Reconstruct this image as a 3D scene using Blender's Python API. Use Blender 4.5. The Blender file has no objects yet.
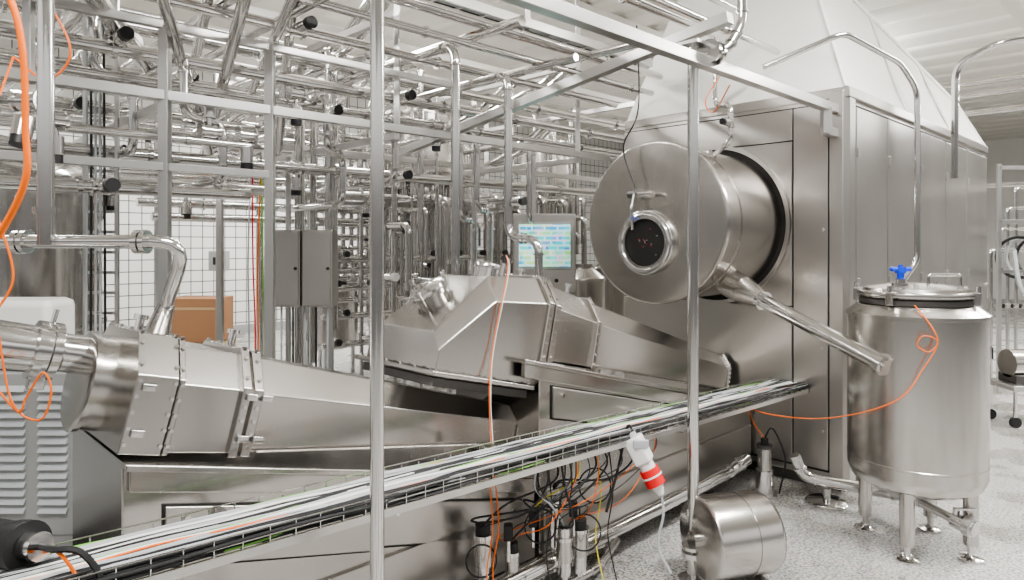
import bpy, bmesh, math, random
from mathutils import Vector, Matrix
random.seed(7)
V=Vector
A=V((.717,.697,0)).normalized(); B=V((-A.y,A.x,0)); O=V((2.07,6.04,0)); Z=V((0,0,1))
def L(s,w,z): return O+A*s+B*w+Z*z

# ---------------------------------------------------------------- materials
def newmat(name):
    m=bpy.data.materials.new(name); m.use_nodes=True
    nt=m.node_tree; b=nt.nodes['Principled BSDF']; return m,nt,b
def plain(name,col,rough=.5,metal=0,emit=None,es=0):
    m,nt,b=newmat(name)
    b.inputs['Base Color'].default_value=(*col,1); b.inputs['Roughness'].default_value=rough; b.inputs['Metallic'].default_value=metal
    n=nt.nodes.new('ShaderNodeTexNoise'); n.inputs['Scale'].default_value=25
    tc=nt.nodes.new('ShaderNodeTexCoord'); nt.links.new(tc.outputs['Object'],n.inputs['Vector'])
    mr=nt.nodes.new('ShaderNodeMapRange'); mr.inputs['To Min'].default_value=max(0,rough-.08); mr.inputs['To Max'].default_value=min(1,rough+.08)
    nt.links.new(n.outputs['Fac'],mr.inputs['Value']); nt.links.new(mr.outputs['Result'],b.inputs['Roughness'])
    if emit: b.inputs['Emission Color'].default_value=(*emit,1); b.inputs['Emission Strength'].default_value=es
    return m
def steel(name,col,r0,r1,scale=(2,2,60),wave=.01,ns=6):
    m,nt,b=newmat(name); N=nt.nodes; K=nt.links
    b.inputs['Metallic'].default_value=1
    tc=N.new('ShaderNodeTexCoord'); mp=N.new('ShaderNodeMapping'); mp.inputs['Scale'].default_value=scale
    K.new(tc.outputs['Object'],mp.inputs['Vector'])
    n=N.new('ShaderNodeTexNoise'); n.inputs['Scale'].default_value=ns; n.inputs['Detail'].default_value=3
    K.new(mp.outputs['Vector'],n.inputs['Vector'])
    mr=N.new('ShaderNodeMapRange'); mr.inputs['From Min'].default_value=.3; mr.inputs['From Max'].default_value=.7
    mr.inputs['To Min'].default_value=r0; mr.inputs['To Max'].default_value=r1
    K.new(n.outputs['Fac'],mr.inputs['Value']); K.new(mr.outputs['Result'],b.inputs['Roughness'])
    n2=N.new('ShaderNodeTexNoise'); n2.inputs['Scale'].default_value=1.3; n2.inputs['Detail'].default_value=1
    K.new(tc.outputs['Object'],n2.inputs['Vector'])
    cr=N.new('ShaderNodeValToRGB'); cr.color_ramp.elements[0].color=(*[c*.92 for c in col],1); cr.color_ramp.elements[1].color=(*[min(1,c*1.07) for c in col],1)
    cr.color_ramp.elements[0].position=.3; cr.color_ramp.elements[1].position=.7
    K.new(n2.outputs['Fac'],cr.inputs['Fac']); K.new(cr.outputs['Color'],b.inputs['Base Color'])
    if wave:
        b1=N.new('ShaderNodeBump'); b1.inputs['Strength'].default_value=wave; b1.inputs['Distance'].default_value=.3
        K.new(n2.outputs['Fac'],b1.inputs['Height']); K.new(b1.outputs['Normal'],b.inputs['Normal'])
    return m
S_CAB=steel('brushed_steel_cabinet',(.53,.51,.485),.300,.308,(25,25,.5),.012)
S_BODY=steel('brushed_steel_machine',(.52,.50,.475),.215,.235,(1,1,60),.015)
S_DRUM=steel('brushed_steel_drum',(.55,.525,.495),.22,.24,(1,1,60),.015)
S_TANK=steel('brushed_steel_tank',(.55,.53,.505),.22,.24,(1,1,60),.01)
S_PIPE=steel('polished_pipe_steel',(.69,.68,.665),.13,.16,(3,3,3),0)
S_FRAME=steel('satin_frame_steel',(.62,.61,.595),.29,.31,(8,8,8),0)
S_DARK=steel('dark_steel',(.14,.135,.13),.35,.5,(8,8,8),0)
GREYP=plain('grey_painted_metal',(.34,.345,.34),.45,.2)
BLACK=plain('black_rubber',(.012,.012,.013),.5)
DARKV=plain('dark_interior',(.015,.013,.012),.7)
WHITE=plain('white_plastic',(.75,.75,.73),.4)
WHITEP=plain('white_painted_panel',(.82,.81,.78),.45)
LGREY=plain('light_grey_cable',(.42,.44,.45),.45)
ORANGE=plain('orange_cable',(.85,.17,.01),.45)
YELLOW=plain('yellow_cable',(.7,.6,.05),.45)
GREEN=plain('green_cable',(.2,.48,.08),.45)
RED=plain('red_plastic',(.65,.02,.02),.35)
BLUE=plain('blue_plastic',(.01,.05,.6),.35)
CARD=plain('cardboard',(.27,.14,.07),.85)
WOOD=plain('pallet_wood',(.38,.27,.15),.8)
LAMP=plain('lamp_tube',(1,1,1),.5,0,(1,.98,.95),10)

def floor_mat():
    m,nt,b=newmat('speckled_terrazzo'); N=nt.nodes; K=nt.links
    tc=N.new('ShaderNodeTexCoord')
    v=N.new('ShaderNodeTexVoronoi'); v.inputs['Scale'].default_value=55; K.new(tc.outputs['Object'],v.inputs['Vector'])
    n=N.new('ShaderNodeTexNoise'); n.inputs['Scale'].default_value=55; n.inputs['Detail'].default_value=3; K.new(tc.outputs['Object'],n.inputs['Vector'])
    big=N.new('ShaderNodeTexNoise'); big.inputs['Scale'].default_value=1.1; big.inputs['Detail'].default_value=5; K.new(tc.outputs['Object'],big.inputs['Vector'])
    cr=N.new('ShaderNodeValToRGB'); e=cr.color_ramp.elements
    e[0].position=.38; e[0].color=(.19,.175,.155,1); e[1].position=.57; e[1].color=(.50,.475,.43,1)
    K.new(n.outputs['Fac'],cr.inputs['Fac'])
    mx=N.new('ShaderNodeMixRGB'); mx.blend_type='MULTIPLY'; mx.inputs['Fac'].default_value=.4
    K.new(cr.outputs['Color'],mx.inputs['Color1']); K.new(v.outputs['Color'],mx.inputs['Color2'])
    hs=N.new('ShaderNodeHueSaturation'); hs.inputs['Saturation'].default_value=.3; hs.inputs['Value'].default_value=1.2
    K.new(mx.outputs['Color'],hs.inputs['Color'])
    st=N.new('ShaderNodeMixRGB'); st.blend_type='MULTIPLY'; st.inputs['Color2'].default_value=(.72,.70,.66,1)
    ms=N.new('ShaderNodeMapRange'); ms.inputs['From Min'].default_value=.5; ms.inputs['From Max'].default_value=.6; K.new(big.outputs['Fac'],ms.inputs['Value'])
    K.new(ms.outputs['Result'],st.inputs['Fac']); K.new(hs.outputs['Color'],st.inputs['Color1']); K.new(st.outputs['Color'],b.inputs['Base Color'])
    mr=N.new('ShaderNodeMapRange'); mr.inputs['From Min'].default_value=.4; mr.inputs['From Max'].default_value=.62; mr.inputs['To Min'].default_value=.5; mr.inputs['To Max'].default_value=.12
    K.new(big.outputs['Fac'],mr.inputs['Value']); K.new(mr.outputs['Result'],b.inputs['Roughness'])
    bp=N.new('ShaderNodeBump'); bp.inputs['Strength'].default_value=.12; bp.inputs['Distance'].default_value=.003
    K.new(n.outputs['Fac'],bp.inputs['Height']); K.new(bp.outputs['Normal'],b.inputs['Normal'])
    return m
def tile_mat():
    m,nt,b=newmat('white_wall_tiles'); N=nt.nodes; K=nt.links
    tc=N.new('ShaderNodeTexCoord'); sp=N.new('ShaderNodeSeparateXYZ'); cb=N.new('ShaderNodeCombineXYZ')
    K.new(tc.outputs['Object'],sp.inputs[0]); K.new(sp.outputs['X'],cb.inputs['X']); K.new(sp.outputs['Z'],cb.inputs['Y'])
    br=N.new('ShaderNodeTexBrick'); br.offset=0; br.inputs['Scale'].default_value=1
    br.inputs['Brick Width'].default_value=.25; br.inputs['Row Height'].default_value=.25; br.inputs['Mortar Size'].default_value=.010
    br.inputs['Color1'].default_value=(.76,.76,.74,1); br.inputs['Color2'].default_value=(.71,.71,.69,1); br.inputs['Mortar'].default_value=(.10,.10,.10,1)
    K.new(cb.outputs[0],br.inputs['Vector']); K.new(br.outputs['Color'],b.inputs['Base Color'])
    b.inputs['Roughness'].default_value=.25
    return m
def ceil_mat():
    m,nt,b=newmat('painted_ceiling'); N=nt.nodes; K=nt.links
    tc=N.new('ShaderNodeTexCoord'); n=N.new('ShaderNodeTexNoise'); n.inputs['Scale'].default_value=.5
    K.new(tc.outputs['Object'],n.inputs['Vector'])
    cr=N.new('ShaderNodeValToRGB'); cr.color_ramp.elements[0].color=(.80,.77,.71,1); cr.color_ramp.elements[1].color=(.87,.855,.81,1)
    K.new(n.outputs['Fac'],cr.inputs['Fac']); K.new(cr.outputs['Color'],b.inputs['Base Color']); b.inputs['Roughness'].default_value=.6
    return m
def screen_mat():
    m,nt,b=newmat('hmi_screen'); N=nt.nodes; K=nt.links
    tc=N.new('ShaderNodeTexCoord')
    br=N.new('ShaderNodeTexBrick'); br.inputs['Scale'].default_value=1; br.inputs['Brick Width'].default_value=.13; br.inputs['Row Height'].default_value=.05; br.inputs['Mortar Size'].default_value=.009
    br.inputs['Color1'].default_value=(.05,.5,.72,1); br.inputs['Color2'].default_value=(.45,.8,.3,1); br.inputs['Mortar'].default_value=(.6,.82,.85,1)
    sp=N.new('ShaderNodeSeparateXYZ'); cb=N.new('ShaderNodeCombineXYZ')
    K.new(tc.outputs['Object'],sp.inputs[0]); K.new(sp.outputs['X'],cb.inputs['X']); K.new(sp.outputs['Z'],cb.inputs['Y'])
    vo=N.new('ShaderNodeTexVoronoi'); vo.distance='CHEBYCHEV'; vo.inputs['Scale'].default_value=14; K.new(cb.outputs[0],vo.inputs['Vector'])
    mx=N.new('ShaderNodeMixRGB'); mx.blend_type='OVERLAY'; mx.inputs['Fac'].default_value=.55
    K.new(cb.outputs[0],br.inputs['Vector']); K.new(br.outputs['Color'],mx.inputs['Color1']); K.new(vo.outputs['Color'],mx.inputs['Color2'])
    K.new(mx.outputs['Color'],b.inputs['Emission Color']); b.inputs['Emission Strength'].default_value=.6
    K.new(mx.outputs['Color'],b.inputs['Base Color']); b.inputs['Roughness'].default_value=.15
    return m
FLOOR=floor_mat(); TILE=tile_mat(); CEIL=ceil_mat(); SCREEN=screen_mat()

# ---------------------------------------------------------------- mesh builder
def basis(d):
    d=d.normalized(); h=Z if abs(d.z)<.9 else V((1,0,0))
    u=d.cross(h).normalized(); return u, d.cross(u).normalized()
class MB:
    def __init__(s,name): s.name=name; s.bm=bmesh.new(); s.mats=[]
    def mi(s,m):
        if m not in s.mats: s.mats.append(m)
        return s.mats.index(m)
    def loft(s,rings,m,cap=True,closed=True):
        i=s.mi(m); bm=s.bm
        vr=[[bm.verts.new(p) for p in r] for r in rings]; n=len(rings[0]); fs=[]
        for a,b in zip(vr,vr[1:]):
            for k in range(n if closed else n-1):
                k2=(k+1)%n
                try: fs.append(bm.faces.new((a[k],a[k2],b[k2],b[k])))
                except: pass
        if cap and closed:
            fs.append(bm.faces.new(vr[0][::-1])); fs.append(bm.faces.new(vr[-1]))
        for f in fs: f.material_index=i; f.smooth=True
        return fs
    def ring(s,c,u,v,r,n): return [c+u*(r*math.cos(2*math.pi*k/n))+v*(r*math.sin(2*math.pi*k/n)) for k in range(n)]
    def cyl(s,p1,p2,r1,m,r2=None,seg=20):
        p1=V(p1);p2=V(p2); u,v=basis(p2-p1); r2=r1 if r2 is None else r2
        s.loft([s.ring(p1,u,v,r1,seg),s.ring(p2,u,v,r2,seg)],m)
    def lathe(s,prof,o,ax,m,seg=48,cap=True):
        o=V(o); ax=V(ax).normalized(); u,v=basis(ax)
        s.loft([s.ring(o+ax*h,u,v,max(r,.0005),seg) for r,h in prof],m,cap)
    def torus(s,c,ax,R,r,m,seg=32,k=8,arc=1.0):
        c=V(c);ax=V(ax).normalized();u,v=basis(ax); rings=[]
        n=int(seg*arc)+1
        for i in range(n):
            t=2*math.pi*arc*i/(n-1); d=u*math.cos(t)+v*math.sin(t)
            rings.append([c+d*(R+r*math.cos(2*math.pi*j/k))+ax*(r*math.sin(2*math.pi*j/k)) for j in range(k)])
        s.loft(rings,m,arc<1)
    def path(s,pts,r,m,seg=8):
        pts=[V(p) for p in pts]
        d0=(pts[1]-pts[0]).normalized(); u,v=basis(d0); rings=[]
        for i,p in enumerate(pts):
            if i==0: d=pts[1]-pts[0]
            elif i==len(pts)-1: d=pts[-1]-pts[-2]
            else: d=(pts[i]-pts[i-1]).normalized()+(pts[i+1]-pts[i]).normalized()
            if d.length<1e-6: d=d0
            d=d.normalized(); u=(u-d*u.dot(d))
            if u.length<1e-4: u,_=basis(d)
            u.normalize(); v=d.cross(u); rings.append(s.ring(p,u,v,r,seg))
        s.loft(rings,m)
    def tube(s,pts,r,m,bend=None,seg=12,clamp=True):
        pts=[V(p) for p in pts]; bend=bend or r*2.6; out=[pts[0]]
        for i in range(1,len(pts)-1):
            a,b,c=pts[i-1],pts[i],pts[i+1]; d1=(a-b);d2=(c-b)
            k=min(bend,d1.length*.45,d2.length*.45); p=b+d1.normalized()*k;q=b+d2.normalized()*k
            if clamp:
                for e,dd in ((p,d1),(q,d2)):
                    dd=dd.normalized(); s.cyl(e-dd*r*.18,e+dd*r*.18,r*1.3,m,seg=seg)
            for j in range(6):
                t=j/5; out.append(p*(1-t)**2+b*2*t*(1-t)+q*t*t)
        out.append(pts[-1]); s.path(out,r,m,seg)
    def cable(s,pts,r,m,n=8,seg=6):
        pts=[V(p) for p in pts]; P=[pts[0]*2-pts[1]]+pts+[pts[-1]*2-pts[-2]]; out=[]
        for i in range(1,len(P)-2):
            p0,p1,p2,p3=P[i-1:i+3]
            for j in range(n):
                t=j/n; out.append(.5*((2*p1)+(p2-p0)*t+(2*p0-5*p1+4*p2-p3)*t*t+(3*p1-p0-3*p2+p3)*t**3))
        out.append(pts[-1]); s.path(out,r,m,seg)
    def prism(s,poly,ex,m,bev=0):
        poly=[V(p) for p in poly]; ex=V(ex)
        fs=s.loft([poly,[p+ex for p in poly]],m)
        if bev:
            es={e for f in fs for e in f.edges}
            r=bmesh.ops.bevel(s.bm,geom=list(es),offset=bev,segments=2,affect='EDGES',profile=.5)
            for f in r['faces']: f.smooth=True; f.material_index=s.mi(m)
    def box(s,c,size,m,ax=None,bev=0):
        c=V(c); X,Y,W=ax if ax else (V((1,0,0)),V((0,1,0)),Z)
        X=X*size[0]/2;Y=Y*size[1]/2;W=W*size[2]/2
        s.prism([c-X-Y-W,c+X-Y-W,c+X+Y-W,c-X+Y-W],W*2,m,bev)
    def sbox(s,s0,s1,w0,w1,z0,z1,m,bev=0):
        s.box(L((s0+s1)/2,(w0+w1)/2,(z0+z1)/2),(abs(s1-s0),abs(w1-w0),abs(z1-z0)),m,(A,B,Z),bev)
    def sq(s,p,q,a,m,bev=.004):
        p=V(p);q=V(q);d=q-p;u,v=basis(d); s.box((p+q)/2,(d.length,a,a),m,(d.normalized(),u,v),bev)
    def bolt(s,p,n,r,m): s.cyl(p,V(p)+V(n).normalized()*r*1.1,r,m,seg=6)
    def valve(s,p,ax,r,m,up=Z,cap=BLACK):
        p=V(p);ax=V(ax).normalized();up=V(up)
        for k in (-1,1): s.cyl(p+ax*k*r*1.4,p+ax*k*r*1.8,r*1.7,m,seg=16)
        s.cyl(p-ax*r*1.4,p+ax*r*1.4,r*1.35,m,seg=16)
        s.cyl(p+up*r*1.0,p+up*r*2.6,r*.5,m,seg=12); s.cyl(p+up*r*2.6,p+up*r*5.6,r*1.35,m,seg=20)
        s.cyl(p+up*r*5.6,p+up*r*6.8,r*1.2,cap,seg=20)
    def obj(s,parent=None,name=None,mat=None,sharp=50,fold=0):
        bm=s.bm
        bmesh.ops.recalc_face_normals(bm,faces=bm.faces)
        if mat is not None: bm.transform(mat.inverted())
        me=bpy.data.meshes.new(s.name); bm.to_mesh(me); bm.free()
        me.set_sharp_from_angle(angle=math.radians(sharp))
        o=bpy.data.objects.new(name or s.name,me); bpy.context.collection.objects.link(o)
        for m in s.mats: me.materials.append(m)
        if mat is not None: o.matrix_world=mat
        if fold:
            bv=o.modifiers.new('folded_edges','BEVEL'); bv.width=fold; bv.segments=3; bv.limit_method='ANGLE'; bv.angle_limit=math.radians(20); bv.harden_normals=False
        wn=o.modifiers.new('weighted_normals','WEIGHTED_NORMAL'); wn.keep_sharp=not fold; wn.weight=100
        if parent:
            o.parent=parent; o.matrix_parent_inverse=Matrix.Translation(-V(parent.location))
        return o
def empty(name,loc):
    e=bpy.data.objects.new(name,None); e.location=loc; e.empty_display_size=.1; bpy.context.collection.objects.link(e); return e
RAB=Matrix(((A.x,B.x,0,O.x),(A.y,B.y,0,O.y),(0,0,1,0),(0,0,0,1)))

# ---------------------------------------------------------------- room
CH=6.2
m=MB('floor'); m.sbox(-14,26.2,-12,13.2,-.2,0,FLOOR); m.obj(mat=RAB)
m=MB('wall_back'); m.sbox(-14,26,13,13.2,0,CH,TILE); m.obj(mat=RAB)
m=MB('wall_right'); m.sbox(26,26.2,-12,13,0,CH,WHITEP); m.obj(mat=RAB)
m=MB('ceiling'); m.sbox(-14,26.2,-12,13.2,CH,CH+.15,CEIL)
s=-13.8
while s<26:
    m.prism([L(s,-12,CH),L(s+.08,-12,CH-.09),L(s+.62,-12,CH-.09),L(s+.70,-12,CH)],B*25,CEIL); s+=1.0
m.obj(mat=RAB)
for w in (-.75,4.5,9):
    m=MB('trim_1'); m.sbox(-14,26,w-.10,w+.10,CH-.45,CH-.091,CEIL); m.obj(mat=RAB)
m=MB('baseboard_back'); m.sbox(-14,26,12.96,13,0,.2,GREYP); m.obj(mat=RAB)

# ---------------------------------------------------------------- lights
def lamp(s,w,z=5.35,ln=2.4,e=260,up=.3):
    m=MB('ceiling_light'); m.sbox(s-ln/2,s+ln/2,w-.12,w+.12,z,z+.05,WHITEP,.01)
    m.sbox(s-ln/2+.05,s+ln/2-.05,w-.08,w+.08,z-.03,z,LAMP)
    for k in (-1,1): m.cyl(L(s+k*ln*.35,w,z+.05),L(s+k*ln*.35,w,CH-.09),.008,S_FRAME,seg=6)
    o=m.obj()
    for k in ((0,1) if up else (0,)):  # up adds an unseen upward fill that brightens the ceiling
        ld=bpy.data.lights.new('ceiling_light_and_upfill_area','AREA'); ld.shape='RECTANGLE'; ld.size=ln; ld.size_y=.5; ld.energy=e*(up if k else 1); ld.color=(1,.988,.965)
        lo=bpy.data.objects.new('ceiling_light_and_upfill',ld); bpy.context.collection.objects.link(lo)
        lo.matrix_world=Matrix.Translation(L(s,w,z+(.09 if k else -.06)))@Matrix.Rotation(math.atan2(A.y,A.x),4,'Z')@Matrix.Rotation(math.pi if k else 0,4,'X'); lo.parent=o
for (s,w,e,u) in ((-6,-1.8,330,0),(-1.5,-2.8,370,0),(4.5,-3.8,430,.8),(-6.5,3.8,290,0),(-1.0,4.2,330,.15),(-5,9.6,430,0),(2,9.8,450,.1),(12,-3,540,.8),(8.5,3,430,.8)): lamp(s,w,e=e,up=u)  # left and far-hall fixtures added to brighten the process tank and hall end
world=bpy.data.worlds.new('world'); bpy.context.scene.world=world; world.use_nodes=True
nt=world.node_tree; bg=nt.nodes['Background']
tc=nt.nodes.new('ShaderNodeTexCoord'); sp=nt.nodes.new('ShaderNodeSeparateXYZ'); cr=nt.nodes.new('ShaderNodeValToRGB')
nt.links.new(tc.outputs['Generated'],sp.inputs[0]); nt.links.new(sp.outputs['Z'],cr.inputs['Fac'])
e=cr.color_ramp.elements; e[0].color=(.15,.146,.142,1); e[0].position=.0; e[1].color=(1,.99,.975,1); e[1].position=.45
x=e.new(.08); x.color=(.22,.215,.21,1); x=e.new(.2); x.color=(.88,.87,.85,1)
nt.links.new(cr.outputs['Color'],bg.inputs['Color']); bg.inputs['Strength'].default_value=1.25
try: bpy.context.scene.view_settings.look='AgX - Medium High Contrast'
except Exception: pass

# ---------------------------------------------------------------- cabinet with drum
CW0,CW1,CS0,CS1,CT=-.80,1.45,.18,5.15,3.35
E=empty('drum_dryer_cabinet',L(2.6,.3,0))
m=MB('cabinet_body')
m.sbox(CS0+.01,CS1,CW0+.01,CW1,.1,CT,S_CAB,.02)
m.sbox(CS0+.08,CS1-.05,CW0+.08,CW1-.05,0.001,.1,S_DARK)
edges=[CS0+.17,1.15,2.15,3.1,4.05,CS1-.02]
for a,b in zip(edges,edges[1:]):
    m.sbox(a+.004,b-.004,CW0+.0,CW0+.015,.16,CT-.10,DARKV)
    m.sbox(a+.012,b-.012,CW0-.012,CW0+.02,.18,CT-.12,S_CAB,.008)
    for z in (.6,1.7,2.8): m.sbox(a+.02,a+.05,CW0-.03,CW0-.01,z,z+.09,S_FRAME,.004)
    m.cyl(L(b-.07,CW0-.012,1.55),L(b-.07,CW0-.035,1.55),.02,S_FRAME)
m.sbox(CS0+.0,CS1,CW0-.02,CW1,CT-.06,CT+.03,S_CAB,.01)
m.prism([L(CS0-.012,CW0+.14,.1),L(CS0-.012,CW0+.03,.1),L(CS0+.03,CW0-.012,.1),L(CS0+.16,CW0-.012,.1),L(CS0+.16,CW0+.14,.1)],Z*(CT-.1),S_CAB,.006)
m.sbox(CS0+.0,CS0+.015,CW0+.13,CW1-.01,.16,CT-.09,DARKV)
m.sbox(CS0-.014,CS0+.02,CW0+.15,CW0+.44,.18,CT-.1,S_CAB,.006)
m.sbox(CS0-.014,CS0+.02,CW0+.452,CW1-.01,2.98,CT-.1,S_CAB,.006)
m.sbox(CS0-.014,CS0+.02,CW0+.452,CW1-.01,1.54,2.97,S_CAB,.006)
m.sbox(CS0-.014,CS0+.02,CW0+.452,CW1-.01,.18,1.53,S_CAB,.006)
for z in (.5,1.2,2.2,3.0): m.bolt(L(CS0-.014,CW0+.19,z),-A,.012,S_FRAME)
m.obj(E)
m=MB('roof_hood')
z1,z2=4.75,3.95
bot=[L(CS0+.02,CW0+.02,CT+.03),L(CS1-.02,CW0+.02,CT+.03),L(CS1-.02,CW1-.02,CT+.03),L(CS0+.02,CW1-.02,CT+.03)]
top=[L(CS0+.35,CW0+.5,z1),L(CS1-.15,CW0+.3,z2),L(CS1-.15,CW1-.3,z2),L(CS0+.35,CW1-.5,z1)]
m.loft([bot,top],WHITEP)
for t in (.0,.33,.66,1):
    p=bot[0].lerp(bot[1],t); q=top[0].lerp(top[1],t); n=(-B+Z*.3).normalized()
    m.sq(p+n*.004,q+n*.004,.03,WHITEP,.004)
m.sq(top[0],top[1],.04,WHITEP,.004)
m.obj(E)
DC=.40; DZ=2.26
m=MB('drum')
o=L(0,DC,DZ)
m.lathe([(.745,CS0+.0),(.745,CS0-.05),(.71,CS0-.05),(.71,CS0)],o,A,S_CAB,64,False)
m.lathe([(.71,CS0-.02),(.6,CS0-.022)],o,A,DARKV,64)
m.lathe([(.66,CS0),(.66,-.55),(.668,-.55),(.668,-.565),(.66,-.565),(.66,-.80),(.69,-.80),(.69,-.83),(.685,-.842),(.665,-.85),(.36,-.856),(.04,-.858)],o,A,S_DRUM,80)
m.obj(E,sharp=25)
m=MB('drum_hatch')
wc=L(-.85,DC+.04,2.09)
m.lathe([(.20,-.02),(.20,-.06),(.265,-.06),(.275,-.05),(.275,.0)],wc,A,S_PIPE,48,False)
m.lathe([(.20,-.022),(.10,-.03),(.01,-.03)],wc,A,DARKV,48,False)
m.torus(wc-A*.055,A,.235,.018,S_PIPE,48)
for k in range(8):
    t=2*math.pi*k/8; m.bolt(wc-A*.058+B*.245*math.cos(t)+Z*.245*math.sin(t),-A,.011,S_PIPE)
for k in range(14):
    t=random.uniform(0,6.28);r=random.uniform(0,.15); m.cyl(wc-A*.031+B*r*math.cos(t)+Z*r*math.sin(t),wc-A*.036+B*r*math.cos(t)+Z*r*math.sin(t),.004,[LGREY,RED][k%2],seg=6)
h=L(-.86,DC+.09,2.50)
m.cyl(h,h-A*.07,.045,S_PIPE); m.tube([h-A*.06,h-A*.06-B*.15,h-A*.09-B*.16-Z*.02],.02,S_PIPE,clamp=False)
m.cyl(h-A*.04+B*.11,h-A*.04-B*.02,.032,S_DARK)
m.tube([h-A*.08+B*.03,h-A*.12+B*.03-Z*.12,h-A*.10+B*.03-Z*.3],.013,S_PIPE,clamp=False)
m.torus(h-A*.1+B*.03-Z*.2,B,.022,.005,BLUE,16)
m.obj(E)
m=MB('drum_outlet_chute')
p0=V((1.86,5.73,1.74)); p3=V((2.45,4.44,1.27)); d=(p3-p0).normalized()
m.cyl(p0-d*.05,p0+d*.14,.12,S_TANK,seg=28); m.cyl(p0+d*.14,p0+d*.34,.12,S_TANK,.066,28)
m.cyl(p0+d*.34,p0+d*.37,.078,S_PIPE,seg=28); m.cyl(p0+d*.37,p3,.056,S_PIPE,seg=28); m.cyl(p3-d*.06,p3-d*.02,.07,S_PIPE,seg=28)
m.obj(E)
m=MB('drum_water_pipe')
m.tube([L(-.25,.15,3.9),L(-.25,.15,3.3),L(-.35,-.05,3.25),L(-.35,-.05,2.95),L(-.35,.12,2.84)],.022,S_PIPE)
m.valve(L(-.35,-.05,3.1),Z,.022,S_PIPE,up=-A)
m.cyl(L(-.35,.12,2.86),L(-.35,.2,2.80),.05,S_PIPE)
m.cable([L(-1.0,.45,3.9),L(-1.02,.42,3.2),L(-.98,.6,2.9),L(-.95,.5,2.55)],.006,BLACK)
m.obj(E)

# ---------------------------------------------------------------- inclined machines
TH=math.radians(14); CO,SI=math.cos(TH),math.sin(TH)
class Fr:
    def __init__(s,s0,w0,z0): s.s0,s.w0,s.z0=s0,w0,z0
    def __call__(s,x,w,z): return L(s.s0+x*CO+z*SI, s.w0+w, s.z0-x*SI+z*CO)
XD=A*CO-Z*SI; ZD=A*SI+Z*CO
def section(F,x,hw,h0,h1,rc,n=1):
    # folded-sheet section: vertical sides, chamfered shoulders, flat top
    r2=rc*.8
    return [F(x,-hw,h0),F(x,-hw,h1-rc),F(x,-hw+r2,h1),F(x,hw-r2,h1),F(x,hw,h1-rc),F(x,hw,h0)]
def collar(m,F,x0,x1,hw,h0,h1,rc,mt,n=1,bolts=True):
    m.loft([section(F,x0,hw,h0,h1,rc),section(F,x1,hw,h0,h1,rc)],mt)
def bolts_row(m,F,x0,x1,hw,h0,h1,rc):
    for xx in ((x0+.012,x1-.012) if x1-x0>.05 else ((x0+x1)/2,)):
        for k in range(5): m.bolt(F(xx,-hw,h0+.04+(h1-rc-h0-.06)*k/4.0),-B,.009,S_PIPE)
        nn=(-B+ZD*.8).normalized()
        for t in (.25,.75): m.bolt(F(xx,-hw+rc*.8*t,h1-rc*(1-t)),nn,.009,S_PIPE)
        for k in range(4): m.bolt(F(xx,-hw+rc*.8+(hw-rc*.8)*2*k/3,h1),ZD,.009,S_PIPE)
def base(name,s0,s1,zt0,slope,lip0,panels):
    m=MB(name); zt=lambda s: zt0-(s-s0)*slope
    m.prism([L(s0,0.02,.14),L(s1,0.02,.14),L(s1,0.02,zt(s1)-.01),L(s0,0.02,zt(s0)-.01)],B*.82,S_BODY,.01)
    a=lip0; b=s1+.02
    m.prism([L(a,-.03,zt(a)-.03),L(b,-.03,zt(b)-.03),L(b,-.03,zt(b)+.0),L(a,-.03,zt(a)+.0)],B*.92,S_BODY,.008)
    m.prism([L(a+.02,-.005,zt(a)-.12),L(b-.02,-.005,zt(b)-.12),L(b-.02,-.005,zt(b)-.03),L(a+.02,-.005,zt(a)-.03)],B*.04,S_BODY,.008)
    for (p,q,dz,hh) in panels:
        g=.008
        m.prism([L(p-g,.012,zt(p)-dz-hh-g),L(q+g,.012,zt(q)-dz-hh-g),L(q+g,.012,zt(q)-dz+g),L(p-g,.012,zt(p)-dz+g)],B*.02,DARKV)
        m.prism([L(p,.0,zt(p)-dz-hh),L(q,.0,zt(q)-dz-hh),L(q,.0,zt(q)-dz),L(p,.0,zt(p)-dz)],B*.03,S_CAB,.008)
        for t in (p+.08,q-.08):
            m.cyl(L(t,.0,zt(t)-dz-.05),L(t,-.012,zt(t)-dz-.05),.014,S_PIPE)
    for ss in (s0+.15,s1-.15):
        for w in (.12,.72): m.cyl(L(ss,w,0),L(ss,w,.02),.05,S_PIPE); m.cyl(L(ss,w,.02),L(ss,w,.15),.02,S_PIPE)
    return m
E1=empty('screw_separator',L(-3.9,.42,0))
m=base('base_cabinet',-4.95,-2.67,1.24,.2493,-4.95,[(-4.8,-3.85,.17,.24),(-3.78,-2.8,.17,.22)])
m.sbox(-4.93,-2.69,.0,.03,.16,.50,S_CAB,.006); m.obj(E1)
F=Fr(-4.95,.42,1.24)
m=MB('tapered_housing')
m.loft([section(F,.12,.325,.02,.45,.15),section(F,.46,.325,.03,.45,.15)],S_BODY)
m.loft([section(F,.46,.32,.03,.445,.15),section(F,2.33,.2,.13,.355,.09)],S_BODY)
cl=[(2.33,2.37,.215,.12,.37,.09),(-.01,.15,.355,.015,.485,.16),(.155,.18,.35,.015,.48,.16),(.43,.47,.35,.015,.475,.16),(.485,.53,.345,.02,.47,.16)]
for c in cl: collar(m,F,*c,S_BODY)
m.prism([F(.55,-.33,.04),F(2.33,-.21,.13),F(2.33,-.235,.13),F(.55,-.355,.04)],ZD*.012,S_BODY)
m.box(F(1.9,0,.06),(.2,.3,.13),S_BODY,(XD,B,ZD))
m.obj(E1,sharp=25,fold=.006)
m=MB('housing_fittings')
for c in cl: bolts_row(m,F,*c)
for x in (.0,.43,.5):
    for z in (.1,.28): m.box(F(x+.04,-.36,z),(.05,.02,.03),S_PIPE,(XD,B,ZD),.004)
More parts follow.
